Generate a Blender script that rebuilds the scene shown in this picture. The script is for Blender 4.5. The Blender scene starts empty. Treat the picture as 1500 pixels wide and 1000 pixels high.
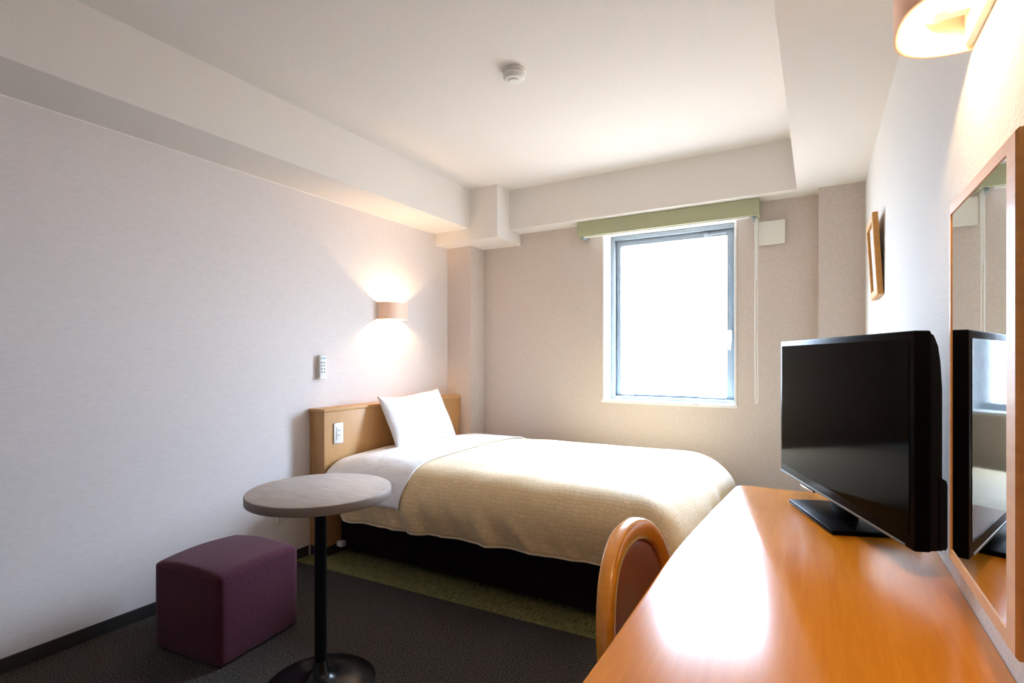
import bpy, bmesh, math, random
from mathutils import Vector, Matrix
from mathutils import noise as mnoise

scene = bpy.context.scene
COL = scene.collection
PI = math.pi

# ------------------------------------------------------------------ camera, world, exposure
CAM_H = 1.153
cam_data = bpy.data.cameras.new('camera')
cam_data.sensor_width = 36.0
cam_data.lens = 769.6 / 1500.0 * 36.0
cam_data.shift_y = 22.7 / 1500.0
cam_data.clip_start = 0.02
cam = bpy.data.objects.new('camera', cam_data)
COL.objects.link(cam)
cam.location = (0.0, 0.0, CAM_H)
cam.rotation_euler = (PI / 2, 0.0, 0.52705)
scene.camera = cam

scene.view_settings.view_transform = 'Standard'
scene.view_settings.look = 'None'
scene.view_settings.exposure = 0.11
scene.view_settings.gamma = 1.0
scene.view_settings.use_curve_mapping = False
scene.cycles.max_bounces = 12
scene.cycles.diffuse_bounces = 7
scene.cycles.sample_clamp_indirect = 8.0

SKY = 46.0
SKY_HIGH = 2.4
world = bpy.data.worlds.new('world')
scene.world = world
world.use_nodes = True
wn = world.node_tree
wn.nodes.clear()
w_out = wn.nodes.new('ShaderNodeOutputWorld')
w_bg = wn.nodes.new('ShaderNodeBackground')
w_tc = wn.nodes.new('ShaderNodeTexCoord')
w_sep = wn.nodes.new('ShaderNodeSeparateXYZ')
w_rmp = wn.nodes.new('ShaderNodeValToRGB')
w_map = wn.nodes.new('ShaderNodeMapRange')
w_map.inputs['From Min'].default_value = -1.0
w_map.inputs['From Max'].default_value = 1.0
wn.links.new(w_tc.outputs['Generated'], w_sep.inputs[0])
wn.links.new(w_sep.outputs['Z'], w_map.inputs['Value'])
wn.links.new(w_map.outputs[0], w_rmp.inputs[0])
cr = w_rmp.color_ramp
cr.elements[0].position = 0.40; cr.elements[0].color = (0.28, 0.26, 0.265, 1)
cr.elements[1].position = 0.56; cr.elements[1].color = (0.60, 0.74, 0.98, 1)
wn.links.new(w_rmp.outputs[0], w_bg.inputs['Color'])
w_hi = wn.nodes.new('ShaderNodeMapRange')          # brighter high sky, hazier horizon
w_hi.interpolation_type = 'SMOOTHSTEP'
w_hi.inputs['From Min'].default_value = 0.15; w_hi.inputs['From Max'].default_value = 0.65
w_hi.inputs['To Min'].default_value = SKY; w_hi.inputs['To Max'].default_value = SKY * SKY_HIGH
wn.links.new(w_sep.outputs['Z'], w_hi.inputs['Value'])
wn.links.new(w_hi.outputs[0], w_bg.inputs['Strength'])
wn.links.new(w_bg.outputs[0], w_out.inputs['Surface'])

# daylight portal filling the window opening (guides sky sampling, adds no light)
pl = bpy.data.lights.new('window_portal', 'AREA')
pl.shape = 'RECTANGLE'; pl.size = 0.90; pl.size_y = 1.22
pl.cycles.is_portal = True
po = bpy.data.objects.new('window_portal', pl)
COL.objects.link(po)
po.location = (-0.884, 3.79, 1.44)
po.rotation_euler = (-PI / 2, 0, 0)

# ------------------------------------------------------------------ materials
def mat(name, color, rough=0.6, metal=0.0, spec=0.5, coat=0.0, coat_rough=0.1):
    m = bpy.data.materials.new(name)
    m.use_nodes = True
    b = m.node_tree.nodes['Principled BSDF']
    b.inputs['Base Color'].default_value = (*color, 1)
    b.inputs['Roughness'].default_value = rough
    b.inputs['Metallic'].default_value = metal
    b.inputs['Specular IOR Level'].default_value = spec
    b.inputs['Coat Weight'].default_value = coat
    b.inputs['Coat Roughness'].default_value = coat_rough
    return m

def nd(m, t): return m.node_tree.nodes.new(t)
def lk(m, a, b): m.node_tree.links.new(a, b)
def pr(m): return m.node_tree.nodes['Principled BSDF']

def coords(m, scale=(1, 1, 1), kind='Object'):
    tc = nd(m, 'ShaderNodeTexCoord'); mp = nd(m, 'ShaderNodeMapping')
    mp.inputs['Scale'].default_value = scale
    lk(m, tc.outputs[kind], mp.inputs['Vector'])
    return mp.outputs['Vector']

def add_noise_colour(m, c1, c2, scale=(1, 1, 1), nscale=50.0, detail=4.0, lo=0.35, hi=0.65, kind='Object'):
    v = coords(m, scale, kind)
    n = nd(m, 'ShaderNodeTexNoise'); n.inputs['Scale'].default_value = nscale; n.inputs['Detail'].default_value = detail
    lk(m, v, n.inputs['Vector'])
    r = nd(m, 'ShaderNodeValToRGB')
    r.color_ramp.elements[0].position = lo; r.color_ramp.elements[0].color = (*c1, 1)
    r.color_ramp.elements[1].position = hi; r.color_ramp.elements[1].color = (*c2, 1)
    lk(m, n.outputs['Fac'], r.inputs[0]); lk(m, r.outputs[0], pr(m).inputs['Base Color'])
    return n

def add_bump(m, scale=(1, 1, 1), nscale=300.0, strength=0.2, dist=0.002, detail=3.0, kind='Object'):
    v = coords(m, scale, kind)
    n = nd(m, 'ShaderNodeTexNoise'); n.inputs['Scale'].default_value = nscale; n.inputs['Detail'].default_value = detail
    lk(m, v, n.inputs['Vector'])
    b = nd(m, 'ShaderNodeBump'); b.inputs['Strength'].default_value = strength; b.inputs['Distance'].default_value = dist
    lk(m, n.outputs['Fac'], b.inputs['Height']); lk(m, b.outputs[0], pr(m).inputs['Normal'])
    return b

WALLC = (0.73, 0.665, 0.63)
M = {}
m = M['wall_lines'] = mat('striated_wallpaper', WALLC, 0.8, spec=0.2)
add_noise_colour(m, (0.73, 0.68, 0.665), (0.79, 0.74, 0.725), (1, 6, 60), 6.0, 5.0)
add_bump(m, (1, 10, 160), 4.0, 0.35, 0.002)
m = M['wall_fleck'] = mat('flecked_wallpaper', WALLC, 0.75, spec=0.25)
add_noise_colour(m, (0.69, 0.67, 0.63), (0.77, 0.745, 0.705), (1, 1, 1), 170.0, 3.0)
add_bump(m, (1, 1, 1), 190.0, 0.5, 0.003)
m = M['wall_back'] = mat('plain_wallpaper', WALLC, 0.8, spec=0.2)
add_noise_colour(m, (0.60, 0.53, 0.485), (0.65, 0.575, 0.53), (1, 1, 1), 60.0, 4.0)
add_bump(m, (1, 1, 1), 220.0, 0.3, 0.002)
m = M['ceiling'] = mat('speckled_ceiling_paper', (0.80, 0.77, 0.75), 0.85, spec=0.2)
add_noise_colour(m, (0.735, 0.70, 0.67), (0.785, 0.75, 0.72), (1, 1, 1), 130.0, 3.0)
add_bump(m, (1, 1, 1), 200.0, 0.3, 0.002)
m = M['beam'] = mat('beam_paper', (0.79, 0.755, 0.72), 0.85, spec=0.2)
add_bump(m, (1, 1, 1), 200.0, 0.3, 0.002)
M['caulk'] = mat('white_caulk', (0.9, 0.88, 0.84), 0.5)
m = M['carpet'] = mat('dark_brown_carpet', (0.03, 0.027, 0.025), 0.95, spec=0.1)
add_noise_colour(m, (0.022, 0.019, 0.017), (0.105, 0.092, 0.082), (1, 1, 1), 170.0, 3.0, 0.38, 0.66)
add_bump(m, (1, 1, 1), 260.0, 0.8, 0.006)
m = M['green_carpet'] = mat('olive_ribbed_carpet', (0.13, 0.13, 0.05), 0.95, spec=0.1)
n0 = add_noise_colour(m, (0.09, 0.09, 0.03), (0.32, 0.31, 0.13), (60, 5, 1), 4.0, 3.0, 0.35, 0.68)
add_bump(m, (60, 3, 1), 6.0, 0.7, 0.005)
m = M['baseboard'] = mat('dark_vinyl_skirting', (0.035, 0.030, 0.028), 0.45)
add_bump(m, (1, 1, 1), 40.0, 0.05, 0.001)

def wood(name, c1, c2, rough, grain=(1, 1, 1), coat=0.0, nscale=8.0, bump=0.04):
    m = mat(name, c1, rough, coat=coat, coat_rough=0.12)
    v = coords(m, grain)
    n = nd(m, 'ShaderNodeTexNoise'); n.inputs['Scale'].default_value = nscale; n.inputs['Detail'].default_value = 7.0
    n.inputs['Roughness'].default_value = 0.6; n.inputs['Distortion'].default_value = 0.4
    lk(m, v, n.inputs['Vector'])
    r = nd(m, 'ShaderNodeValToRGB')
    r.color_ramp.elements[0].position = 0.32; r.color_ramp.elements[0].color = (*c1, 1)
    r.color_ramp.elements[1].position = 0.70; r.color_ramp.elements[1].color = (*c2, 1)
    lk(m, n.outputs['Fac'], r.inputs[0]); lk(m, r.outputs[0], pr(m).inputs['Base Color'])
    b = nd(m, 'ShaderNodeBump'); b.inputs['Strength'].default_value = bump; b.inputs['Distance'].default_value = 0.001
    lk(m, n.outputs['Fac'], b.inputs['Height']); lk(m, b.outputs[0], pr(m).inputs['Normal'])
    return m
M['desk_wood'] = wood('orange_desk_laminate', (0.66, 0.205, 0.008), (0.75, 0.26, 0.014), 0.18, (30, 2, 2), 0.0, 3.0, 0.02)
pr(M['desk_wood']).inputs['Specular IOR Level'].default_value = 0.4
M['headboard_wood'] = wood('light_oak_laminate', (0.53, 0.285, 0.10), (0.60, 0.33, 0.125), 0.42, (30, 30, 3), 0.1, 3.0)
M['frame_wood'] = wood('honey_frame_wood', (0.62, 0.29, 0.06), (0.72, 0.36, 0.09), 0.55, (2, 2, 20), 0.1, 3.0)
M['chair_wood'] = wood('glossy_orange_chair_wood', (0.78, 0.29, 0.018), (0.86, 0.35, 0.03), 0.22, (4, 4, 20), 0.5, 3.0, 0.02)
M['table_wood'] = wood('greyish_oak_laminate', (0.42, 0.37, 0.34), (0.58, 0.52, 0.48), 0.42, (5, 26, 5), 0.0, 2.5)
M['table_edge'] = mat('grey_brown_edge_band', (0.26, 0.21, 0.18), 0.5)
add_bump(M['table_edge'], (1, 1, 1), 60.0, 0.05, 0.001)
m = M['leather'] = mat('reddish_brown_leather', (0.30, 0.085, 0.04), 0.38)
add_bump(m, (1, 1, 1), 220.0, 0.1, 0.001)
m = M['black_metal'] = mat('gloss_black_metal', (0.006, 0.006, 0.006), 0.25, spec=0.3)
add_bump(m, (1, 1, 1), 90.0, 0.02, 0.0005)
m = M['pouf'] = mat('plum_woven_fabric', (0.10, 0.018, 0.045), 0.9, spec=0.2)
add_noise_colour(m, (0.048, 0.009, 0.017), (0.105, 0.022, 0.043), (1, 1, 1), 260.0, 3.0, 0.35, 0.7)
add_bump(m, (1, 1, 1), 330.0, 0.5, 0.002)
pr(m).inputs['Sheen Weight'].default_value = 0.08
m = M['bed_base'] = mat('dark_maroon_bed_cloth', (0.012, 0.004, 0.007), 0.9, spec=0.15)
add_bump(m, (1, 1, 1), 300.0, 0.3, 0.001)
m = M['mattress'] = mat('white_mattress_cloth', (0.75, 0.74, 0.72), 0.85)
add_bump(m, (1, 1, 1), 200.0, 0.2, 0.001)
m = M['linen'] = mat('white_cotton', (0.86, 0.85, 0.87), 0.8, spec=0.2)
add_bump(m, (1, 1, 1), 10.0, 0.6, 0.02, 5.0)
# cream quilt with an irregular embossed grid
m = M['quilt'] = mat('cream_grid_cloth', (0.62, 0.48, 0.29), 0.62, spec=0.35)
pr(m).inputs['Sheen Weight'].default_value = 0.5; pr(m).inputs['Sheen Roughness'].default_value = 0.4
v = coords(m, (1, 1, 1), 'UV')
w1 = nd(m, 'ShaderNodeTexNoise'); w1.inputs['Scale'].default_value = 14.0; lk(m, v, w1.inputs['Vector'])
mx = nd(m, 'ShaderNodeMix'); mx.data_type = 'VECTOR'; mx.inputs['Factor'].default_value = 0.03
lk(m, v, mx.inputs[4]); lk(m, w1.outputs['Color'], mx.inputs[5])
bk = nd(m, 'ShaderNodeTexBrick')
bk.inputs['Scale'].default_value = 1.0; bk.inputs['Brick Width'].default_value = 0.026; bk.inputs['Row Height'].default_value = 0.019
bk.inputs['Mortar Size'].default_value = 0.0018; bk.inputs['Mortar Smooth'].default_value = 0.6
bk.offset = 0.35; bk.squash = 1.4; bk.squash_frequency = 3
bk.inputs['Color1'].default_value = (0.68, 0.50, 0.27, 1); bk.inputs['Color2'].default_value = (0.74, 0.56, 0.32, 1)
bk.inputs['Mortar'].default_value = (0.60, 0.44, 0.24, 1)
lk(m, mx.outputs[1], bk.inputs['Vector']); lk(m, bk.outputs['Color'], pr(m).inputs['Base Color'])
bp = nd(m, 'ShaderNodeBump'); bp.inputs['Strength'].default_value = 0.5; bp.inputs['Distance'].default_value = 0.002; bp.invert = True
lk(m, bk.outputs['Fac'], bp.inputs['Height']); lk(m, bp.outputs[0], pr(m).inputs['Normal'])
M['hem'] = mat('pale_hem_cloth', (0.55, 0.46, 0.33), 0.8)
m = M['valance'] = mat('sage_green_board', (0.40, 0.41, 0.26), 0.7)
add_bump(m, (1, 1, 1), 160.0, 0.1, 0.001)
M['white_paint'] = mat('white_painted_board', (0.85, 0.85, 0.84), 0.5)
M['white_plastic'] = mat('white_plastic', (0.80, 0.80, 0.77), 0.4)
M['cream_plastic'] = mat('cream_plastic', (0.80, 0.79, 0.73), 0.45)
M['grey_plastic'] = mat('grey_plastic', (0.30, 0.36, 0.38), 0.4)
M['dark_plastic'] = mat('dark_grey_plastic', (0.08, 0.08, 0.08), 0.5)
M['aluminium'] = mat('satin_aluminium', (0.20, 0.235, 0.26), 0.45, metal=0.2)
M['chrome'] = mat('chrome', (0.75, 0.76, 0.80), 0.15, metal=1.0)
M['tv_black'] = mat('gloss_black_plastic', (0.003, 0.0025, 0.003), 0.35, spec=0.03)
M['tv_matte'] = mat('matte_black_plastic', (0.004, 0.003, 0.003), 0.5, spec=0.2)
M['tv_screen'] = mat('switched_off_screen', (0.0015, 0.001, 0.001), 0.08, spec=0.018)
M['mirror'] = mat('mirror_silver', (0.86, 0.90, 0.90), 0.01, metal=1.0)
M['lamp_shell'] = mat('beige_lamp_shell', (0.80, 0.68, 0.58), 0.55)
M['lamp_inside'] = mat('white_lamp_lining', (0.90, 0.88, 0.82), 0.6)
M['print'] = mat('pale_print_paper', (0.62, 0.55, 0.48), 0.5)
add_noise_colour(M['print'], (0.40, 0.33, 0.30), (0.72, 0.66, 0.58), (1, 1, 1), 9.0, 4.0)

def translucent(m, color, fac):
    nt = m.node_tree; out = [n for n in nt.nodes if n.type == 'OUTPUT_MATERIAL'][0]
    t_ = nt.nodes.new('ShaderNodeBsdfTranslucent'); x_ = nt.nodes.new('ShaderNodeMixShader')
    t_.inputs['Color'].default_value = (*color, 1); x_.inputs[0].default_value = fac
    nt.links.new(pr(m).outputs[0], x_.inputs[1]); nt.links.new(t_.outputs[0], x_.inputs[2]); nt.links.new(x_.outputs[0], out.inputs['Surface'])
M['lamp_lining'] = mat('milky_lamp_lining', (0.90, 0.88, 0.82), 0.6)
translucent(M['lamp_shell'], (1.0, 0.84, 0.70), 0.16); translucent(M['lamp_lining'], (1.0, 0.92, 0.8), 0.45)

def emis(name, color, strength):
    m = bpy.data.materials.new(name); m.use_nodes = True
    nt = m.node_tree; nt.nodes.clear()
    e = nt.nodes.new('ShaderNodeEmission'); o = nt.nodes.new('ShaderNodeOutputMaterial')
    e.inputs['Color'].default_value = (*color, 1); e.inputs['Strength'].default_value = strength
    nt.links.new(e.outputs[0], o.inputs[0])
    return m
M['bulb'] = emis('lit_bulb', (1.0, 0.74, 0.44), 60.0)

m = bpy.data.materials.new('window_glass'); m.use_nodes = True
nt = m.node_tree; nt.nodes.clear()
o_ = nt.nodes.new('ShaderNodeOutputMaterial'); t_ = nt.nodes.new('ShaderNodeBsdfTransparent')
g_ = nt.nodes.new('ShaderNodeBsdfGlossy'); x_ = nt.nodes.new('ShaderNodeMixShader')
t_.inputs['Color'].default_value = (0.97, 0.99, 0.98, 1); g_.inputs['Roughness'].default_value = 0.02
x_.inputs[0].default_value = 0.06
nt.links.new(t_.outputs[0], x_.inputs[1]); nt.links.new(g_.outputs[0], x_.inputs[2]); nt.links.new(x_.outputs[0], o_.inputs[0])
M['glass'] = m

# ------------------------------------------------------------------ mesh helpers
def box(bm, x0, x1, y0, y1, z0, z1, bev=0.0, seg=2, mtx=None):
    r = bmesh.ops.create_cube(bm, size=1.0)
    vs = r['verts']
    for v_ in vs:
        v_.co = Vector(((x0 + x1) / 2 + v_.co.x * (x1 - x0), (y0 + y1) / 2 + v_.co.y * (y1 - y0), (z0 + z1) / 2 + v_.co.z * (z1 - z0)))
    if bev > 0:
        es = list({e for v_ in vs for e in v_.link_edges})
        rb = bmesh.ops.bevel(bm, geom=es, offset=bev, segments=seg, profile=0.5, affect='EDGES')
        vs = list({v_ for f in rb['faces'] for v_ in f.verts} | {v_ for v_ in vs if v_.is_valid})
    if mtx is not None:
        for v_ in vs: v_.co = mtx @ v_.co
    return bm

def lathe(bm, cx, cy, prof, n=48, cap=True):
    rings = []
    for r, z in prof:
        if r < 1e-6:
            rings.append([bm.verts.new((cx, cy, z))])
        else:
            rings.append([bm.verts.new((cx + r * math.cos(2 * PI * k / n), cy + r * math.sin(2 * PI * k / n), z)) for k in range(n)])
    for a, b in zip(rings, rings[1:]):
        for k in range(n):
            k2 = (k + 1) % n
            if len(a) == 1 and len(b) == 1: continue
            if len(a) == 1: bm.faces.new((a[0], b[k2], b[k]))
            elif len(b) == 1: bm.faces.new((a[k], a[k2], b[0]))
            else: bm.faces.new((a[k], a[k2], b[k2], b[k]))
    return bm

def tube(bm, pts, r, n=8, closed=False):
    pts = [Vector(p) for p in pts]
    rings = []
    N = len(pts)
    up = None
    for i, p in enumerate(pts):
        if closed: t = (pts[(i + 1) % N] - pts[i - 1]).normalized()
        else: t = (pts[min(i + 1, N - 1)] - pts[max(i - 1, 0)]).normalized()
        if up is None:
            up = Vector((0, 0, 1)) if abs(t.z) < 0.9 else Vector((1, 0, 0))
        a = t.cross(up).normalized(); b = a.cross(t).normalized(); up = b
        rr = r(i / (N - 1)) if callable(r) else r
        rings.append([bm.verts.new(p + a * rr * math.cos(2 * PI * k / n) + b * rr * math.sin(2 * PI * k / n)) for k in range(n)])
    M_ = N if closed else N - 1
    for i in range(M_):
        A = rings[i]; B = rings[(i + 1) % N]
        for k in range(n):
            bm.faces.new((A[k], A[(k + 1) % n], B[(k + 1) % n], B[k]))
    if not closed:
        bm.faces.new(list(reversed(rings[0]))); bm.faces.new(rings[-1])
    return bm

def prism(bm, poly, z0, z1):
    lo = [bm.verts.new((x, y, z0)) for x, y in poly]; hi = [bm.verts.new((x, y, z1)) for x, y in poly]
    n = len(poly)
    bm.faces.new(list(reversed(lo))); bm.faces.new(hi)
    for i in range(n):
        bm.faces.new((lo[i], lo[(i + 1) % n], hi[(i + 1) % n], hi[i]))
    return bm

def obj(name, bm, material, parent=None, smooth=False, local=False, solid=None, sub=0, angle=40):
    bmesh.ops.recalc_face_normals(bm, faces=bm.faces)
    me = bpy.data.meshes.new(name)
    bm.to_mesh(me); bm.free()
    o = bpy.data.objects.new(name, me)
    COL.objects.link(o)
    me.materials.append(material)
    if smooth:
        for p in me.polygons: p.use_smooth = True
        me.set_sharp_from_angle(angle=math.radians(angle))
    if parent is not None:
        o.parent = parent
        if not local:
            off = Vector((0, 0, 0)); q = parent
            while q is not None:
                off += q.location; q = q.parent
            me.transform(Matrix.Translation(-off))
    if sub:
        md = o.modifiers.new('sub', 'SUBSURF'); md.levels = sub; md.render_levels = sub
    if solid:
        md = o.modifiers.new('solid', 'SOLIDIFY'); md.thickness = solid; md.offset = -1
    return o

def bobj(name, material, parent, *dims, bev=0.0, **kw):
    return obj(name, box(bmesh.new(), *dims, bev=bev), material, parent, smooth=bev > 0, **kw)

def thing(name, label, cat, loc=(0, 0, 0), rotz=0.0, group=None):
    o = bpy.data.objects.new(name, None); COL.objects.link(o)
    o.empty_display_size = 0.05
    o.location = loc; o.rotation_euler = (0, 0, rotz)
    o['label'] = label; o['category'] = cat
    if group: o['group'] = group
    return o

def tag(o, label, cat, group=None):
    o['label'] = label; o['category'] = cat
    if group: o['group'] = group
    return o

def struct(name, bm, material, label, parent=None, **kw):
    o = obj(name, bm, material, parent, **kw)
    o['kind'] = 'structure'; o['label'] = label; o['category'] = 'room'
    return o

# ------------------------------------------------------------------ room dimensions
L, R = -2.569, 0.224
BY = 3.568               # back wall plane
FY = -1.7                # wall behind the camera
CZ = 2.40                # ceiling
SZ = 2.108               # underside of the dropped beams
WX0, WX1, WZ0, WZ1 = -1.326, -0.442, 0.836, 2.045   # window opening

bm = bmesh.new()
def gy(x): return 1.955 + 0.042 * (x + 2.5)
prism(bm, [(L - .1, FY - .1), (R + .1, FY - .1), (R + .1, gy(R + .1)), (L - .1, gy(L - .1))], -0.1, 0.0)
struct('floor', bm, M['carpet'], 'dark brown speckled carpet covering the near part of the room')
bm = bmesh.new()
prism(bm, [(L - .1, gy(L - .1)), (R + .1, gy(R + .1)), (R + .1, BY + .1), (L - .1, BY + .1)], -0.1, 0.0)
struct('floor.001', bm, M['green_carpet'], 'olive green ribbed carpet strip along and under the bed')

struct('ceiling', box(bmesh.new(), L - .1, R + .1, FY - .1, BY + .2, CZ, CZ + .1), M['ceiling'], 'pale speckled ceiling of the hotel room')
struct('wall_left', box(bmesh.new(), L - .1, L, FY - .1, BY + .2, -.1, CZ), M['wall_lines'], 'left wall with fine horizontal striated wallpaper')
struct('wall_right', box(bmesh.new(), R, R + .1, FY - .1, BY + .2, -.1, CZ), M['wall_fleck'], 'right wall with flecked wallpaper behind television and mirror')
struct('wall_front', box(bmesh.new(), L - .1, R + .1, FY - .1, FY, -.1, CZ), M['wall_back'], 'wall behind the camera')
bm = bmesh.new()
YB = BY + 0.22
box(bm, L, WX0, BY, YB, 0, CZ); box(bm, WX1, R, BY, YB, 0, CZ)
box(bm, WX0, WX1, BY, YB, 0, WZ0); box(bm, WX0, WX1, BY, YB, WZ1, CZ)
struct('wall_back', bm, M['wall_back'], 'far wall with the window and pinkish beige wallpaper')

struct('trim_1', box(bmesh.new(), L, -2.242, FY, 3.225, SZ, CZ), M['beam'], 'long dropped ceiling beam along the left wall')
struct('trim_2', box(bmesh.new(), L, -2.0, 3.225, BY, 2.02, CZ), M['beam'], 'boxed column head in the far left ceiling corner')
struct('trim_3', box(bmesh.new(), -2.0, -0.102, 3.395, BY, SZ, CZ), M['beam'], 'dropped beam above the window')
struct('trim_4', box(bmesh.new(), -0.102, R, FY, BY, SZ, CZ), M['beam'], 'wide dropped soffit along the right wall')
struct('trim_5', box(bmesh.new(), L, -2.342, 3.385, BY, 0, 2.02), M['wall_back'], 'papered column in the far left corner behind the headboard')
struct('trim_6', box(bmesh.new(), 0.004, R, 3.436, BY, 0, SZ), M['wall_back'], 'papered pillar in the far right corner')
struct('trim_7', box(bmesh.new(), L, L + .004, FY, 3.2, SZ - .004, SZ), M['caulk'], 'thin white joint line where left wall meets the beam')
struct('baseboard_left', box(bmesh.new(), L, L + .008, FY, 2.05, 0, .056, bev=.002), M['baseboard'], 'low dark skirting along the left wall')
struct('baseboard_back', box(bmesh.new(), -2.34, 0.0, BY - .008, BY, 0, .056), M['baseboard'], 'low dark skirting along the far wall')
struct('baseboard_right', box(bmesh.new(), R - .008, R, FY, 3.43, 0, .056), M['baseboard'], 'low dark skirting along the right wall')

# ------------------------------------------------------------------ window
win = bpy.data.objects.new('window_1', None); COL.objects.link(win); win.location = (-0.884, 3.70, WZ0)
win['kind'] = 'structure'; win['label'] = 'aluminium framed window in the far wall above the bed'; win['category'] = 'window'
bm = bmesh.new()
t = .012
box(bm, WX0, WX0 + t, BY - .006, 3.72, WZ0, WZ1); box(bm, WX1 - t, WX1, BY - .006, 3.72, WZ0, WZ1)
box(bm, WX0 + t, WX1 - t, BY - .006, 3.72, WZ1 - t, WZ1); box(bm, WX0 + t, WX1 - t, BY - .010, 3.72, WZ0, WZ0 + t)
obj('window_lining', bm, M['white_paint'], win)
bobj('window_sill', M['white_paint'], win, WX0 - .008, WX1 + .008, BY - .014, BY + .04, WZ0 - .006, WZ0 + .014, bev=.003)
fx0, fx1, fz0, fz1 = WX0 + t, WX1 - t, WZ0 + t, WZ1 - t
def ring(bm, x0, x1, z0, z1, wl, wr, wb, wt, y0, y1, bev=.003):
    box(bm, x0, x0 + wl, y0, y1, z0, z1, bev); box(bm, x1 - wr, x1, y0, y1, z0, z1, bev)
    box(bm, x0 + wl, x1 - wr, y0, y1, z0, z0 + wb, bev); box(bm, x0 + wl, x1 - wr, y0, y1, z1 - wt, z1, bev)
    return bm
obj('window_frame', ring(bmesh.new(), fx0, fx1, fz0, fz1, .028, .02, .022, .03, 3.70, 3.79), M['aluminium'], win, smooth=True)
sx0, sx1, sz0, sz1 = fx0 + .028, fx1 - .02, fz0 + .022, fz1 - .03
sash = obj('sash', ring(bmesh.new(), sx0, sx1, sz0, sz1, .036, .048, .016, .04, 3.735, 3.775), M['aluminium'], win, smooth=True)
bobj('glass', M['glass'], sash, sx0 + .03, sx1 - .04, 3.752, 3.757, sz0 + .012, sz1 - .03)
hx = sx1 - .026
bm = bmesh.new(); box(bm, hx - .012, hx + .012, 3.722, 3.737, 1.25, 1.33, bev=.004); box(bm, hx - .008, hx + .008, 3.70, 3.724, 1.30, 1.325, bev=.004)
box(bm, hx - .007, hx + .007, 3.695, 3.706, 1.20, 1.325, bev=.003)
hd = obj('handle', bm, M['white_plastic'], sash, smooth=True); hd['label'] = 'white window handle'
bm = bmesh.new(); box(bm, sx1 - .17, sx1 - .05, 3.722, 3.737, sz1 - .030, sz1 - .018, bev=.003); box(bm, sx1 - .19, sx1 - .165, 3.718, 3.737, sz1 - .034, sz1 - .012, bev=.003)
obj('stay_arm', bm, M['aluminium'], sash, smooth=True)
bm = bmesh.new(); box(bm, sx0 + .04, sx0 + .13, 3.716, 3.737, sz0 - .004, sz0 + .010, bev=.003)
obj('lower_catch', bm, M['dark_plastic'], sash, smooth=True)
bobj('lower_stay', M['aluminium'], sash, sx1 - .22, sx1 - .05, 3.716, 3.737, sz0 + .002, sz0 + .014, bev=.002)

# sage green pelmet box with the rolled blind and its bead cord
pel = thing('blind_box', 'sage green blind box fixed above the window under the beam', 'blind', (-0.89, 3.52, 2.0))
bm = bmesh.new(); box(bm, -1.478, -0.303, 3.458, 3.470, 2.004, 2.1055, bev=.001)
box(bm, -1.478, -1.466, 3.470, BY, 2.004, 2.1055); box(bm, -.315, -.303, 3.470, BY, 2.004, 2.1055); box(bm, -1.466, -.315, 3.470, BY, 2.094, 2.1055)
obj('valance_board', bm, M['valance'], pel)
bm = bmesh.new(); tube(bm, [(-1.44, 3.512, 2.045), (-.345, 3.512, 2.045)], .028, 16)
obj('rolled_blind', bm, M['white_paint'], pel, smooth=True)
bobj('bottom_rail', M['white_paint'], pel, -1.43, -.36, 3.474, 3.486, 1.996, 2.022, bev=.002)
bobj('bracket', M['grey_plastic'], pel, -1.455, -1.44, 3.49, BY, 1.990, 2.06, bev=.002)
bobj('bracket', M['grey_plastic'], pel, -.345, -.33, 3.49, BY, 1.990, 2.06, bev=.002)
bm = bmesh.new()
random.seed(2)
pts = []
zb = .868
for k in range(30): pts.append((-.329 - .002 * math.sin(k / 29 * PI), 3.512, 2.04 - k / 29 * (2.04 - zb - .05)))
for k in range(1, 10):
    a = PI + k / 10 * PI; pts.append((-.3215 + .0075 * math.cos(a), 3.512, zb + .05 + .05 * math.sin(a)))
for k in range(30): pts.append((-.314 - .004 * math.sin(k / 29 * PI), 3.512, zb + .05 + k / 29 * (2.04 - zb - .05)))
tube(bm, pts, .0024, 6)
cordo = obj('cord', bm, M['white_paint'], pel, smooth=True)
bm = bmesh.new(); tube(bm, [(-.3215, 3.512, 1.62), (-.3215, 3.512, 2.03)], .0045, 8)
obj('cord_sleeve', bm, M['white_plastic'], pel, smooth=True)

# vent cover on the far wall
vt = thing('air_vent', 'square cream air vent cover on far wall right of the window', 'vent', (-.24, BY, 1.835))
bobj('vent_body', M['cream_plastic'], vt, -.300, -.180, BY - .018, BY, 1.845, 1.968, bev=.002)
bobj('vent_cover', M['cream_plastic'], vt, -.310, -.168, BY - .036, BY - .018, 1.834, 1.978, bev=.005)

# ------------------------------------------------------------------ smoke detector
sd = thing('smoke_detector', 'round white smoke detector on the ceiling', 'smoke detector', (-1.145, 1.985, CZ))
sx, sy = -1.145, 1.985
obj('base_plate', lathe(bmesh.new(), sx, sy, [(0, CZ), (.050, CZ), (.052, CZ - .004), (.052, CZ - .012), (.046, CZ - .014), (0, CZ - .014)], 40), M['cream_plastic'], sd, smooth=True)
obj('sensor_dome', lathe(bmesh.new(), sx, sy, [(0, CZ - .013), (.044, CZ - .013), (.048, CZ - .018), (.048, CZ - .030), (.040, CZ - .040), (.024, CZ - .043), (.022, CZ - .047), (0, CZ - .048)], 40), M['white_plastic'], sd, smooth=True)

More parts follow.
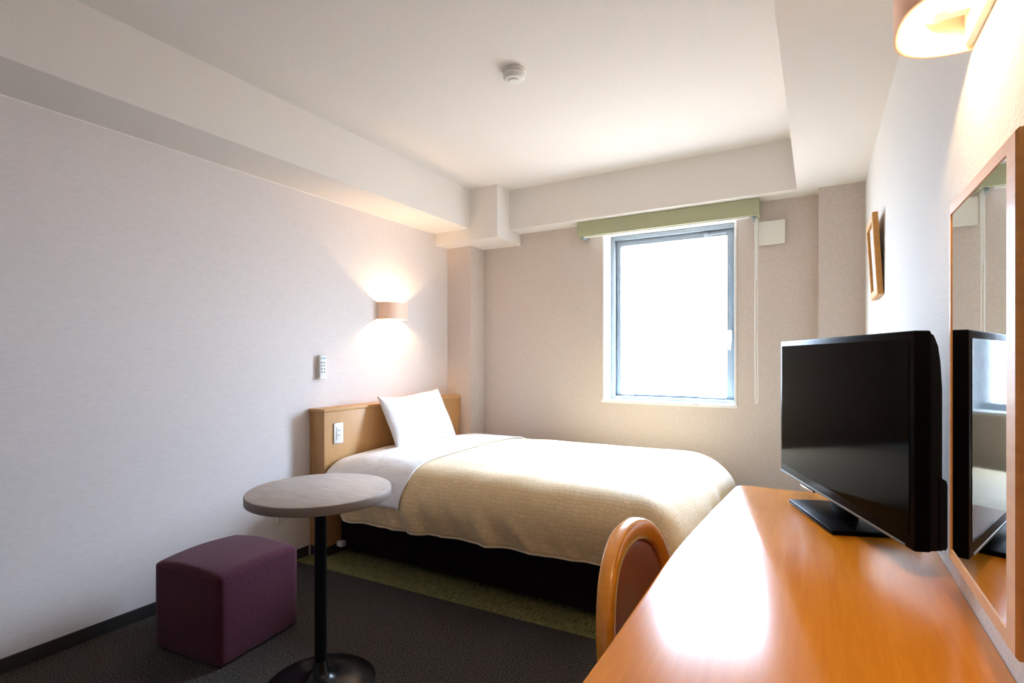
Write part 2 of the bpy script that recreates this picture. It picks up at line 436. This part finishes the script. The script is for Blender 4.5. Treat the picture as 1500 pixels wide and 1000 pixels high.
# ------------------------------------------------------------------ wall lamps
def half_shell(bm, wx, cy, sgn, z0, z1, w, dep, th=.006, n=28):
    """Curved open-ended lamp cover, flat against the wall; sgn = direction out of the wall."""
    outer, inner = [], []
    for k in range(n + 1):
        a = PI * k / n
        def sp(c, e): return math.copysign(abs(c) ** e, c)
        outer.append((wx + sgn * dep * sp(math.sin(a), .8), cy + w / 2 * sp(math.cos(a), .8)))
        inner.append((wx + sgn * (dep - th) * sp(math.sin(a), .8), cy + (w / 2 - th) * sp(math.cos(a), .8)))
    return outer, inner

def wall_lamp(wx, cy, sgn, z0, z1, label, power):
    w, dep = .235, .118
    t_ = thing('wall_lamp', label, 'lamp', (wx, cy, z0), 0, 'curved wall lamps')
    outer, inner = half_shell(None, wx, cy, sgn, z0, z1, w, dep)
    bm = bmesh.new()
    def strip(bm, pts, flip=False):
        lo = [bm.verts.new((x, y, z0)) for x, y in pts]; hi = [bm.verts.new((x, y, z1)) for x, y in pts]
        for i in range(len(pts) - 1): bm.faces.new((lo[i], lo[i + 1], hi[i + 1], hi[i]))
        return lo, hi
    lo1, hi1 = strip(bm, outer)
    mid = [((a[0] + b[0]) / 2, (a[1] + b[1]) / 2) for a, b in zip(outer, inner)]
    lo2 = [bm.verts.new((x, y, z0)) for x, y in mid]; hi2 = [bm.verts.new((x, y, z1)) for x, y in mid]
    for i in range(len(mid) - 1):
        bm.faces.new((lo1[i], lo1[i + 1], lo2[i + 1], lo2[i])); bm.faces.new((hi1[i], hi1[i + 1], hi2[i + 1], hi2[i])); bm.faces.new((lo2[i], lo2[i + 1], hi2[i + 1], hi2[i]))
    sh = obj('shade', bm, M['lamp_shell'], t_, smooth=True)
    bm = bmesh.new(); mid2 = [(wx + (p[0] - wx) * .995, cy + (p[1] - cy) * .995) for p in mid]
    a1 = [bm.verts.new((x, y, z0)) for x, y in mid2]; a2 = [bm.verts.new((x, y, z1)) for x, y in mid2]
    b1 = [bm.verts.new((x, y, z0)) for x, y in inner]; b2 = [bm.verts.new((x, y, z1)) for x, y in inner]
    for i in range(len(inner) - 1):
        bm.faces.new((b1[i], b1[i + 1], b2[i + 1], b2[i])); bm.faces.new((a1[i], a1[i + 1], b1[i + 1], b1[i])); bm.faces.new((a2[i], a2[i + 1], b2[i + 1], b2[i])); bm.faces.new((a1[i], a1[i + 1], a2[i + 1], a2[i]))
    obj('shade_lining', bm, M['lamp_lining'], sh, smooth=True)
    xa, xb = sorted((wx, wx + sgn * .012))
    bobj('wall_plate', M['lamp_inside'], t_, xa, xb, cy - w / 2 + .012, cy + w / 2 - .012, z0 + .004, z1 - .004, bev=.002)
    zc = (z0 + z1) / 2
    bx = wx + sgn * .055
    bm = bmesh.new(); tube(bm, [(bx, cy - .045, zc), (bx, cy + .045, zc)], .014, 16)
    obj('bulb', bm, M['bulb'], t_, smooth=True)
    bm = bmesh.new(); tube(bm, [(bx, cy + .045, zc), (bx, cy + .078, zc)], .016, 16); box(bm, min(bx, wx), max(bx, wx), cy + .06, cy + .078, zc - .012, zc + .012)
    obj('bulb_socket', bm, M['white_plastic'], t_, smooth=True)
    ld = bpy.data.lights.new('bulb_light', 'POINT'); ld.energy = power; ld.color = (1.0, 0.64, 0.34); ld.shadow_soft_size = .016
    lo_ = bpy.data.objects.new('bulb_light', ld); COL.objects.link(lo_); lo_.parent = t_
    lo_.location = (sgn * .085, 0, zc - z0)
    return t_
wall_lamp(L, 2.722, 1, 1.410, 1.524, 'beige half-round wall lamp lit above the headboard', 8.5)
wall_lamp(R, 1.035, -1, 1.667, 1.781, 'large near half-round wall lamp lit above the mirror', 7.5)

# ------------------------------------------------------------------ remote control on the left wall
rm = thing('remote_control', 'white remote control in a holder on left wall above headboard end', 'remote', (L, 2.135, 1.02))
hol = bobj('holder', M['cream_plastic'], rm, L, L + .010, 2.108, 2.162, 1.022, 1.10, bev=.003)
bobj('holder_lip', M['cream_plastic'], hol, L + .010, L + .034, 2.106, 2.164, 1.022, 1.035, bev=.003)
body = bobj('handset', M['white_plastic'], rm, L + .011, L + .030, 2.112, 2.158, 1.034, 1.163, bev=.005)
for k in range(4):
    for j in range(2):
        yb = 2.124 + j * .018
        bobj('button', M['grey_plastic'], body, L + .030, L + .0325, yb - .005, yb + .005, 1.058 + k * .019, 1.068 + k * .019, bev=.001)
bobj('display', M['grey_plastic'], body, L + .030, L + .0315, 2.119, 2.151, 1.138, 1.153)

# wall outlet low on the left wall
ou = thing('wall_outlet', 'cream wall outlet low on left wall behind the round table', 'outlet', (L, 1.86, .24))
op = bobj('cover_plate', M['cream_plastic'], ou, L, L + .008, 1.825, 1.893, .238, .358, bev=.003)
bobj('socket', M['white_plastic'], op, L + .008, L + .011, 1.843, 1.875, .262, .334, bev=.002)

# ------------------------------------------------------------------ headboard
HX = -2.445
hb = thing('headboard', 'light oak headboard standing against left wall at the bed head', 'headboard', (-2.507, 2.72, 0))
bobj('panel', M['headboard_wood'], hb, L, HX, 2.062, 3.384, .056, .834, bev=.002)
bobj('cap_rail', M['headboard_wood'], hb, L, HX + .008, 2.054, 3.384, .834, .853, bev=.004)
bobj('kick_board', M['baseboard'], hb, L, HX - .004, 2.066, 3.38, .0, .056)
sp_ = bobj('switch_plate', M['white_plastic'], hb, HX, HX + .009, 2.126, 2.194, .645, .765, bev=.003)
sp_['label'] = 'white switch and socket plate'
bobj('socket', M['cream_plastic'], sp_, HX + .009, HX + .012, 2.142, 2.178, .668, .742, bev=.002)
bm = bmesh.new()
for dz in (.688, .716):
    box(bm, HX + .0118, HX + .0135, 2.152, 2.155, dz, dz + .012); box(bm, HX + .0118, HX + .0135, 2.164, 2.167, dz, dz + .012)
obj('slots', bm, M['grey_plastic'], sp_)

# ------------------------------------------------------------------ bed
bed = thing('bed', 'dark maroon bed base with mattress under the cream duvet', 'bed', (-1.45, 2.77, 0))
bobj('base', M['bed_base'], bed, -2.43, -.56, 2.168, 3.37, .03, .30, bev=.015)
bobj('mattress', M['mattress'], bed, -2.43, -.56, 2.16, 3.37, .30, .50, bev=.05)
for (x_, y_) in ((-2.36, 2.24), (-.63, 2.24), (-2.36, 3.30), (-.63, 3.30)):
    obj('leg', lathe(bmesh.new(), x_, y_, [(0, 0), (.025, 0), (.03, .035), (0, .035)], 20), M['tv_matte'], bed, smooth=True)
cg = bobj('corner_bracket', M['white_plastic'], bed, -2.43, -2.385, 2.135, 2.172, .048, .080, bev=.006); cg['label'] = 'small white plastic bracket'

def smooth01(t_): t_ = max(0.0, min(1.0, t_)); return t_ * t_ * (3 - 2 * t_)
DY0, DY1, DXF = 1.995, 3.43, -.425
RN = .21
def side(q, rad_o, rad_z, hang):
    """q = arc distance out from where the top starts to round; returns (horizontal out, drop)."""
    if q <= 0: return q, 0.0
    arc = PI / 2 * (rad_o + rad_z) / 2
    if q < arc:
        a = q / arc * PI / 2
        return rad_o * math.sin(a), rad_z * (1 - math.cos(a))
    return rad_o - .10 * (q - arc), rad_z + (q - arc)

def duvet_pt(a, b, lift=0.0, amp=1.0, seed=0.0):
    """a = distance along x from headboard side, b = signed distance over the width."""
    rn, rz = RN, .20
    # near side
    yA, yB = DY0 + rn, DY1 - .24
    W = yB - yA
    out, dn = 0.0, 0.0
    if b < 0:
        o_, dn = side(-b, rn, rz, 1); y = yA - o_; qn = -b
    elif b > W:
        o_, dn = side(b - W, .24, .18, 1); y = yB + o_; qn = b - W
    else: y = yA + b; qn = 0.0
    xF = DXF - .24
    x0 = -2.42
    LX = xF - x0
    df = 0.0
    if a > LX:
        o_, df = side(a - LX, .24, .20, 1); x = xF + o_
    else: x = x0 + a
    top = .572 + .022 * math.sin(PI * max(0, min(1, (b + .15) / (W + .3)))) + .012 * smooth01((x + 2.3) / 1.0)
    top -= .03 * (1 - smooth01((x + 2.43) / .25))
    dz = (dn ** 1.6 + df ** 1.6) ** (1 / 1.6)
    z = top - dz
    # folds
    h = smooth01((dn - .06) / .2)
    p1 = mnoise.noise(Vector((x * 3.2 + seed, z * 1.5 + x * .8, 3.1))) * 1.0
    p2 = mnoise.noise(Vector(((x + .55 * (z - .3)) * 9.0 + seed, z * 2.5, 7.7)))
    fold = amp * h * (.030 * p1 + .034 * p2 + .007 * mnoise.noise(Vector(((x + .9 * (z - .3)) * 26.0 + seed, z * 6.0, 4.4))))
    if b < 0: y += -abs(fold) * .4 - fold
    else: y += fold
    n1 = mnoise.noise(Vector((x * 2.6 + seed, y * 2.6, 1.3))); n2 = mnoise.noise(Vector((x * 8 + seed, y * 8, 5.3)))
    z += amp * (1 - h) * (.010 * n1 + .0035 * n2)
    if df > .05: x += amp * smooth01((df - .05) / .2) * .02 * mnoise.noise(Vector((y * 5, z * 3, 2.2)))
    return Vector((x, y, z))

def drape(name, a0, a1, bn, bf, material, lift, thick, amp=1.0, na=150, nb=120, hem=None):
    bm = bmesh.new(); uv = bm.loops.layers.uv.new('UVMap')
    rn = RN; W = (DY1 - .24) - (DY0 + rn)
    P = {}; UVc = {}
    for i in range(na + 1):
        a = a0 + (a1 - a0) * i / na
        lo = bn(a); hi = bf(a)
        for j in range(nb + 1):
            b = -lo + (hi + lo) * j / nb
            P[i, j] = duvet_pt(a, b, 0, amp); UVc[i, j] = (a, b)
    # offset outward along approximate normals
    V = {}
    for (i, j), p in P.items():
        du = P[min(i + 1, na), j] - P[max(i - 1, 0), j]; dv = P[i, min(j + 1, nb)] - P[i, max(j - 1, 0)]
        n_ = du.cross(dv).normalized()
        if n_.z < 0 and abs(n_.z) > .5: n_ = -n_
        V[i, j] = bm.verts.new(p + n_ * lift)
    for i in range(na):
        for j in range(nb):
            f_ = bm.faces.new((V[i, j], V[i + 1, j], V[i + 1, j + 1], V[i, j + 1]))
            for l_, k in zip(f_.loops, ((i, j), (i + 1, j), (i + 1, j + 1), (i, j + 1))): l_[uv].uv = UVc[k]
    o = obj(name, bm, material, hem, smooth=True, angle=180, solid=thick)
    return o, V, P
arc = PI / 2 * (RN + .20) / 2
W_ = (DY1 - .24) - (DY0 + RN)
LXa = (DXF - .24) + 2.42
duv, _, P1 = drape('duvet', .17, LXa + arc + .10, lambda a: arc + .105 * smooth01((a - .12) / .12) - .045 * min(1, a / 2.0),
                  lambda a: W_ + PI / 2 * .21 + .08, M['quilt'], 0.0, .014)
tag(duv, 'cream duvet with a fine grid pattern spread over the bed', 'duvet')
# pale piped hem along the near edge
bm = bmesh.new(); pts = [P1[i, 0] + Vector((0, -.002, -.001)) for i in range(2, 150, 2)]
tube(bm, pts, .0045, 6)
obj('hem', bm, M['hem'], duv, smooth=True)
sh_, _, _ = drape('top_sheet', .0, .615, lambda a: arc - .01, lambda a: W_ + PI / 2 * .21, M['linen'], .010, .004, na=60)
tag(sh_, 'white sheet folded over the head end of the duvet', 'sheet')

# ------------------------------------------------------------------ pillow
def make_pillow(W, H, T, nu=40, nv=32):
    bm = bmesh.new()
    grids = []
    for s_ in (1, -1):
        g = {}
        for i in range(nu + 1):
            for j in range(nv + 1):
                u = -1 + 2 * i / nu; v_ = -1 + 2 * j / nv
                x = W / 2 * u * (1 - .045 * (1 - v_ * v_)); z = H / 2 * v_ * (1 - .07 * (1 - u * u))
                t_ = T / 2 * (max(0, 1 - abs(u) ** 2.6) ** .55) * (max(0, 1 - abs(v_) ** 2.6) ** .55)
                t_ *= 1 + .10 * mnoise.noise(Vector((x * 7, z * 7, s_ * 3)))
                wob = .008 * mnoise.noise(Vector((x * 5, z * 5, 9)))
                x += .012 * mnoise.noise(Vector((z * 6, 2, 2))) * abs(u) ** 3
                z += .015 * mnoise.noise(Vector((x * 5, 5, 1))) * abs(v_) ** 3
                z += .020 * max(0, -u) ** 3 * max(0, v_) ** 3 - .010 * u
                g[i, j] = Vector((x, s_ * t_ + wob, z))
        grids.append(g)
    V = [{}, {}]
    for k, g in enumerate(grids):
        for key, p in g.items():
            i, j = key
            if k == 1 and (i in (0, nu) or j in (0, nv)): V[1][key] = V[0][key]
            else: V[k][key] = bm.verts.new(p)
        for i in range(nu):
            for j in range(nv):
                q = (V[k][i, j], V[k][i + 1, j], V[k][i + 1, j + 1], V[k][i, j + 1])
                bm.faces.new(q if k == 0 else tuple(reversed(q)))
    return bm
bm = make_pillow(.63, .368, .14)
mt = Matrix.Translation((-2.318, 2.745, .741)) @ Matrix.Rotation(math.radians(-27), 4, 'Y') @ Matrix.Rotation(-PI / 2, 4, 'Z')
bm.transform(mt)
tag(obj('pillow', bm, M['linen'], None, smooth=True, angle=180), 'plump white pillow propped against the oak headboard', 'pillow')

# ------------------------------------------------------------------ round side table
tx, ty = -1.509, 1.2565
tb = thing('side_table', 'round table with grey oak top on a black pedestal beside the pouf', 'table', (tx, ty, 0))
top = obj('table_top', lathe(bmesh.new(), tx, ty, [(0, .6925), (.239, .6925), (.2405, .6915), (.2405, .690), (0, .690)], 96), M['table_wood'], tb, smooth=True)
obj('edge_band', lathe(bmesh.new(), tx, ty, [(0, .690), (.2415, .690), (.2425, .688), (.2425, .664), (.241, .662), (0, .662)], 96), M['table_edge'], top, smooth=True)
obj('pedestal', lathe(bmesh.new(), tx, ty, [(0, .662), (.10, .662), (.10, .656), (.024, .652), (.0205, .645), (.0205, .03), (0, .03)], 40), M['black_metal'], tb, smooth=True)
obj('base', lathe(bmesh.new(), tx, ty, [(0, 0), (.182, 0), (.186, .004), (.186, .009), (.180, .013), (.12, .020), (.07, .028), (.042, .040), (.029, .058), (.024, .085), (.0215, .09), (0, .09)], 96), M['black_metal'], tb, smooth=True)

# ------------------------------------------------------------------ plum cube pouf
pf = thing('pouf', 'plum purple fabric cube pouf by the left wall', 'pouf', (-2.108, 1.292, 0), math.radians(6.0))
def soft_box(bm, hx, hy, z0, z1, n=18, bulge=.010, rad=.022, dome=.022):
    r = bmesh.ops.create_cube(bm, size=2.0)
    bmesh.ops.subdivide_edges(bm, edges=bm.edges[:], cuts=n, use_grid_fill=True)
    hz = (z1 - z0) / 2
    for v_ in bm.verts:
        c = v_.co.copy()
        d = Vector((c.x * hx, c.y * hy, c.z * hz))
        inner = Vector((max(-hx + rad, min(hx - rad, d.x)), max(-hy + rad, min(hy - rad, d.y)), max(-hz + rad, min(hz - rad, d.z))))
        e = d - inner
        p = inner + (e.normalized() * rad if e.length > 1e-9 else e)
        # re-map flat face grid so faces stay on the surface
        bx = (1 - c.y ** 2) * (1 - c.z ** 2); by = (1 - c.x ** 2) * (1 - c.z ** 2); bz = (1 - c.x ** 2) * (1 - c.y ** 2)
        if abs(c.x) > .999: p.x += math.copysign(bulge * bx, c.x)
        if abs(c.y) > .999: p.y += math.copysign(bulge * by, c.y)
        if c.z > .999: p.z += dome * (1 - .5 * (c.x ** 2 + c.y ** 2)) - .010 * (c.x * c.y) ** 2
        elif c.z > 0 and max(abs(c.x), abs(c.y)) > .999: p.z += (-.010 * (c.x * c.y) ** 2 + dome * (1 - .5 * (c.x ** 2 + c.y ** 2))) * c.z ** 6
        v_.co = p + Vector((0, 0, z0 + hz))
    return bm
obj('cover', soft_box(bmesh.new(), .190, .184, .003, .346, bulge=.008, rad=.012, dome=.012), M['pouf'], pf, smooth=True, local=True, angle=180)
bm = bmesh.new(); pp = []
for k in range(96):
    a = 2 * PI * k / 96
    ca, sa = math.cos(a), math.sin(a)
    m_ = (abs(ca) ** 12 + abs(sa) ** 12) ** (-1 / 12)
    ux, uy = ca * m_, sa * m_
    pp.append((ux * (.1895 + .0012 * (1 - uy * uy)), uy * (.1835 + .0012 * (1 - ux * ux)), .326 + .003 * (1 - (ux * uy) ** 2)))
tube(bm, pp, .0022, 6, closed=True)
obj('seam', bm, M['pouf'], pf, smooth=True, local=True)

# ------------------------------------------------------------------ desk
dk = thing('desk', 'long orange wood desk along the right wall carrying the television', 'desk', (0, .9, 0))
edge = [(-.262, -.2), (-.268, .3), (-.268, .6), (-.268, .76), (-.271, .95), (-.273, 1.16), (-.262, 1.43), (-.248, 1.66), (-.236, 1.84), (-.230, 1.872), (-.218, 1.886), (-.200, 1.892)]
# smooth the front edge with Catmull-Rom
def catmull(P, n=6):
    out = []
    for i in range(len(P) - 1):
        p0 = Vector(P[max(i - 1, 0)]); p1 = Vector(P[i]); p2 = Vector(P[i + 1]); p3 = Vector(P[min(i + 2, len(P) - 1)])
        for k in range(n):
            t_ = k / n
            out.append(.5 * ((2 * p1) + (p2 - p0) * t_ + (2 * p0 - 5 * p1 + 4 * p2 - p3) * t_ ** 2 + (3 * p1 - p0 - 3 * p2 + p3) * t_ ** 3))
    out.append(Vector(P[-1])); return out
cp = catmull(edge)
# bullnose sections: inset/height pairs
secs = [(.010, .692), (.003, .694), (0, .700), (0, .722), (.0015, .7268), (.004, .7292), (.007, .730)]
bm = bmesh.new(); rows = []
for ins, z in secs:
    row = []
    for i, p in enumerate(cp):
        tdir = (cp[min(i + 1, len(cp) - 1)] - cp[max(i - 1, 0)]).normalized()
        nrm = Vector((tdir.y, -tdir.x))          # inward (towards wall)
        row.append(bm.verts.new((p.x + nrm.x * ins, p.y + nrm.y * ins, z)))
    row.append(bm.verts.new((R - .001, 1.892 - ins, z))); row.append(bm.verts.new((R - .001, -.2, z)))
    rows.append(row)
for a, b in zip(rows, rows[1:]):
    n_ = len(a)
    for i in range(n_): bm.faces.new((a[i], a[(i + 1) % n_], b[(i + 1) % n_], b[i]))
bm.faces.new(rows[-1]); bm.faces.new(list(reversed(rows[0])))
obj('desk_top', bm, M['desk_wood'], dk, smooth=True, angle=50)
bobj('side_panel', M['desk_wood'], dk, -.17, R - .012, 1.82, 1.85, 0, .692, bev=.002)
bobj('side_panel', M['desk_wood'], dk, -.17, R - .012, -.16, -.13, 0, .692, bev=.002)
bobj('modesty_panel', M['desk_wood'], dk, R - .05, R - .03, -.13, 1.82, .25, .692)

# ------------------------------------------------------------------ television
ang = math.atan2(-(1.257 - 1.945), -(.16 + .106))
# local axes: +x runs from the far (left in photo) edge to the near edge, -y faces the viewer
T = Vector((.16 + .106, 1.257 - 1.945, 0)).normalized()
rotz = math.atan2(T.y, T.x)
tv = thing('television', 'black flat television switched off, angled on the orange desk', 'television', (.027, 1.601, .73), rotz)
HW = .3688
zb_, zt_ = .049, .474
# local +y points to the back (towards wall) if T x up ... checked: back = (-T.y, T.x)
bobj('bezel', M['tv_black'], tv, -HW, HW, 0, .030, zb_, zt_, bev=.004, local=True)
bobj('screen', M['tv_screen'], tv, -HW + .016, HW - .016, -.0012, .004, zb_ + .028, zt_ - .016, local=True)
st = bobj('silver_strip', M['aluminium'], tv, -HW + .002, HW - .03, -.0015, .006, zb_ + .001, zb_ + .0065, bev=.001, local=True)
st['label'] = 'thin silver strip under the screen'
# back housing: side profile swept along width
prof = [(.028, zt_ - .003), (.036, zt_ - .010), (.043, zt_ - .030), (.047, zt_ - .06), (.050, zt_ - .11), (.050, zb_ + .004), (.028, zb_ + .002)]
bm = bmesh.new()
def sweep(bm, prof, x0, x1):
    A = [bm.verts.new((x0, y, z)) for y, z in prof]; B = [bm.verts.new((x1, y, z)) for y, z in prof]
    n_ = len(prof)
    for i in range(n_): bm.faces.new((A[i], A[(i + 1) % n_], B[(i + 1) % n_], B[i]))
    bm.faces.new(A); bm.faces.new(list(reversed(B)))
sweep(bm, prof, -HW + .004, HW - .004)
obj('back_housing', bm, M['tv_matte'], tv, local=True, smooth=True, angle=50)
bm = bmesh.new(); sweep(bm, [(.045, zb_ + .145), (.056, zb_ + .138), (.058, zb_ + .13), (.058, zb_ + .012), (.055, zb_ + .006), (.045, zb_ + .006)], -HW + .01, HW - .002)
obj('speaker_box', bm, M['tv_matte'], tv, local=True, smooth=True, angle=50)
bobj('logo_bar', M['chrome'], tv, -.19, -.10, -.0045, .004, zb_ - .006, zb_ - .001, bev=.001, local=True)
stand = bobj('stand_base', M['tv_black'], tv, -.150, .134, -.050, .145, 0, .012, bev=.005, local=True)
bobj('stand_neck', M['tv_black'], tv, -.05, .05, .022, .048, .010, zb_ + .05, bev=.004, local=True)

# ------------------------------------------------------------------ mirror
y0, y1, z0, z1 = .822, 1.182, .800, 1.420
FN, FF, FB = .036, .011, .020      # widths of the near, far and horizontal frame members
MX = .199
mi = thing('mirror', 'tall wood-framed mirror hung on right wall above the desk', 'mirror', (R, 1.0, z0))
fw = .024
fr = bmesh.new()
def mitre(bm, x0, x1, y0, y1, z0, z1, w):
    o_ = [(y0, z0), (y1, z0), (y1, z1), (y0, z1)]; wn_, wf_, wb_ = w; i_ = [(y0 + wn_, z0 + wb_), (y1 - wf_, z0 + wb_), (y1 - wf_, z1 - wb_), (y0 + wn_, z1 - wb_)]
    c = .003
    o2 = [(y0 + c, z0 + c), (y1 - c, z0 + c), (y1 - c, z1 - c), (y0 + c, z1 - c)]
    rings_ = [[bm.verts.new((x1, y, z)) for y, z in o_], [bm.verts.new((x0 + c, y, z)) for y, z in o_], [bm.verts.new((x0, y, z)) for y, z in o2], [bm.verts.new((x0, y, z)) for y, z in i_], [bm.verts.new((x1, y, z)) for y, z in i_]]
    for a, b in zip(rings_, rings_[1:]):
        for k in range(4): bm.faces.new((a[k], a[(k + 1) % 4], b[(k + 1) % 4], b[k]))
    for k in range(4): bm.faces.new((rings_[-1][k], rings_[-1][(k + 1) % 4], rings_[0][(k + 1) % 4], rings_[0][k]))
mitre(fr, MX, R, y0, y1, z0, z1, (FN, FF, FB))
obj('mirror_frame', fr, M['frame_wood'], mi)
bobj('mirror_glass', M['mirror'], mi, MX + .0015, MX + .006, y0 + FN - .001, y1 - FF + .001, z0 + FB - .001, z1 - FB + .001)

# ------------------------------------------------------------------ small framed picture on the right wall
pc = thing('picture_frame', 'small wooden picture frame tilted forward on far right wall', 'picture', (R, 2.645, 1.40))
bm = bmesh.new(); mitre(bm, -.020, 0, -.145, .145, 0, .325, (.03, .03, .03))
tilt = Matrix.Translation((-.002, 0, 0)) @ Matrix.Rotation(math.radians(-3.2), 4, 'Y')
bm.transform(tilt)
obj('frame', bm, M['frame_wood'], pc, local=True)
bm = box(bmesh.new(), -.010, -.006, -.117, .117, .028, .297); bm.transform(tilt)
obj('print', bm, M['print'], pc, local=True)

# ------------------------------------------------------------------ chair
ch = thing('desk_chair', 'glossy orange wood chair with reddish brown back pushed up to the desk', 'chair', (-.16, 1.17, 0))
CY, CXB = 1.195, -.385
def back_x(y, z): return CXB + .020 * ((y - CY) / .22) ** 2 - .07 * (z - .72)
def hoop_pts(hw, ztop, zspring, zbot, n=28):
    P_ = []
    for k in range(6): P_.append((CY - hw, zbot + (zspring - zbot) * k / 6))
    for k in range(n + 1):
        a = PI - PI * k / n
        P_.append((CY + hw * math.copysign(abs(math.cos(a)) ** .9, math.cos(a)), zspring + (ztop - zspring) * abs(math.sin(a)) ** .9))
    for k in range(1, 7): P_.append((CY + hw, zspring + (zbot - zspring) * k / 6))
    return P_
hp = hoop_pts(.219, .740, .560, .44)
bm = bmesh.new(); rings_ = []
wv, tk = .026, .019
for i, (y, z) in enumerate(hp):
    a_ = Vector((hp[min(i + 1, len(hp) - 1)][0] - hp[max(i - 1, 0)][0], hp[min(i + 1, len(hp) - 1)][1] - hp[max(i - 1, 0)][1])).normalized()
    n_ = Vector((-a_.y, a_.x))
    ring_ = []
    for k in range(16):
        t_ = 2 * PI * k / 16
        cx_ = math.copysign(abs(math.cos(t_)) ** .6, math.cos(t_)) * wv; sx_ = math.copysign(abs(math.sin(t_)) ** .6, math.sin(t_)) * tk
        yy, zz = y + n_.x * cx_, z + n_.y * cx_
        ring_.append(bm.verts.new((back_x(yy, zz) + sx_, yy, zz)))
    rings_.append(ring_)
for A, B in zip(rings_, rings_[1:]):
    for k in range(16): bm.faces.new((A[k], A[(k + 1) % 16], B[(k + 1) % 16], B[k]))
bm.faces.new(rings_[0]); bm.faces.new(list(reversed(rings_[-1])))
obj('back_frame', bm, M['chair_wood'], ch, smooth=True, angle=60)
# padded panel inside the hoop
ip = hoop_pts(.199, .718, .560, .45)
bm = bmesh.new(); c0 = (CY, .57)
for sgn in (1, -1):
    prev = None
    fr_ = [1.0, .99, .95, .85, .6, .3]
    for f_ in fr_:
        row = []
        for y, z in ip:
            yy, zz = c0[0] + (y - c0[0]) * f_, c0[1] + (z - c0[1]) * f_
            bul = .012 * (1 - f_ ** 6) ** .5
            row.append(bm.verts.new((back_x(yy, zz) + sgn * (.002 + bul), yy, zz)))
        if prev:
            for i in range(len(row)):
                i2 = (i + 1) % len(row)
                bm.faces.new((prev[i], prev[i2], row[i2], row[i]) if sgn > 0 else (prev[i2], prev[i], row[i], row[i2]))
        prev = row
    cvt = bm.verts.new((back_x(*c0) + sgn * .014, c0[0], c0[1]))
    for i in range(len(prev)): bm.faces.new((prev[i], prev[(i + 1) % len(prev)], cvt))
obj('backrest_panel', bm, M['leather'], ch, smooth=True, angle=180)
bm = bmesh.new(); box(bm, -.345, .03, CY - .20, CY + .20, .405, .455, bev=.02, seg=4)
obj('seat', bm, M['leather'], ch, smooth=True)
bobj('seat_frame', M['chair_wood'], ch, -.350, .02, CY - .19, CY + .19, .365, .405, bev=.006)
for sy_ in (-1, 1):
    yl = CY + sy_ * .195
    bm = bmesh.new(); tube(bm, [(-.375, yl + sy_ * .012, 0), (-.350, yl + sy_ * .01, .2), (-.338, yl + sy_ * .01, .36), (back_x(yl, .46), yl + sy_ * .01, .46)], lambda s_: .015 + .006 * s_, 12)
    obj('leg', bm, M['chair_wood'], ch, smooth=True)
    bm = bmesh.new(); tube(bm, [(.0, CY + sy_ * .17, .37), (.01, CY + sy_ * .175, .2), (.015, CY + sy_ * .18, 0)], lambda s_: .021 - .007 * s_, 12)
    obj('leg', bm, M['chair_wood'], ch, smooth=True)
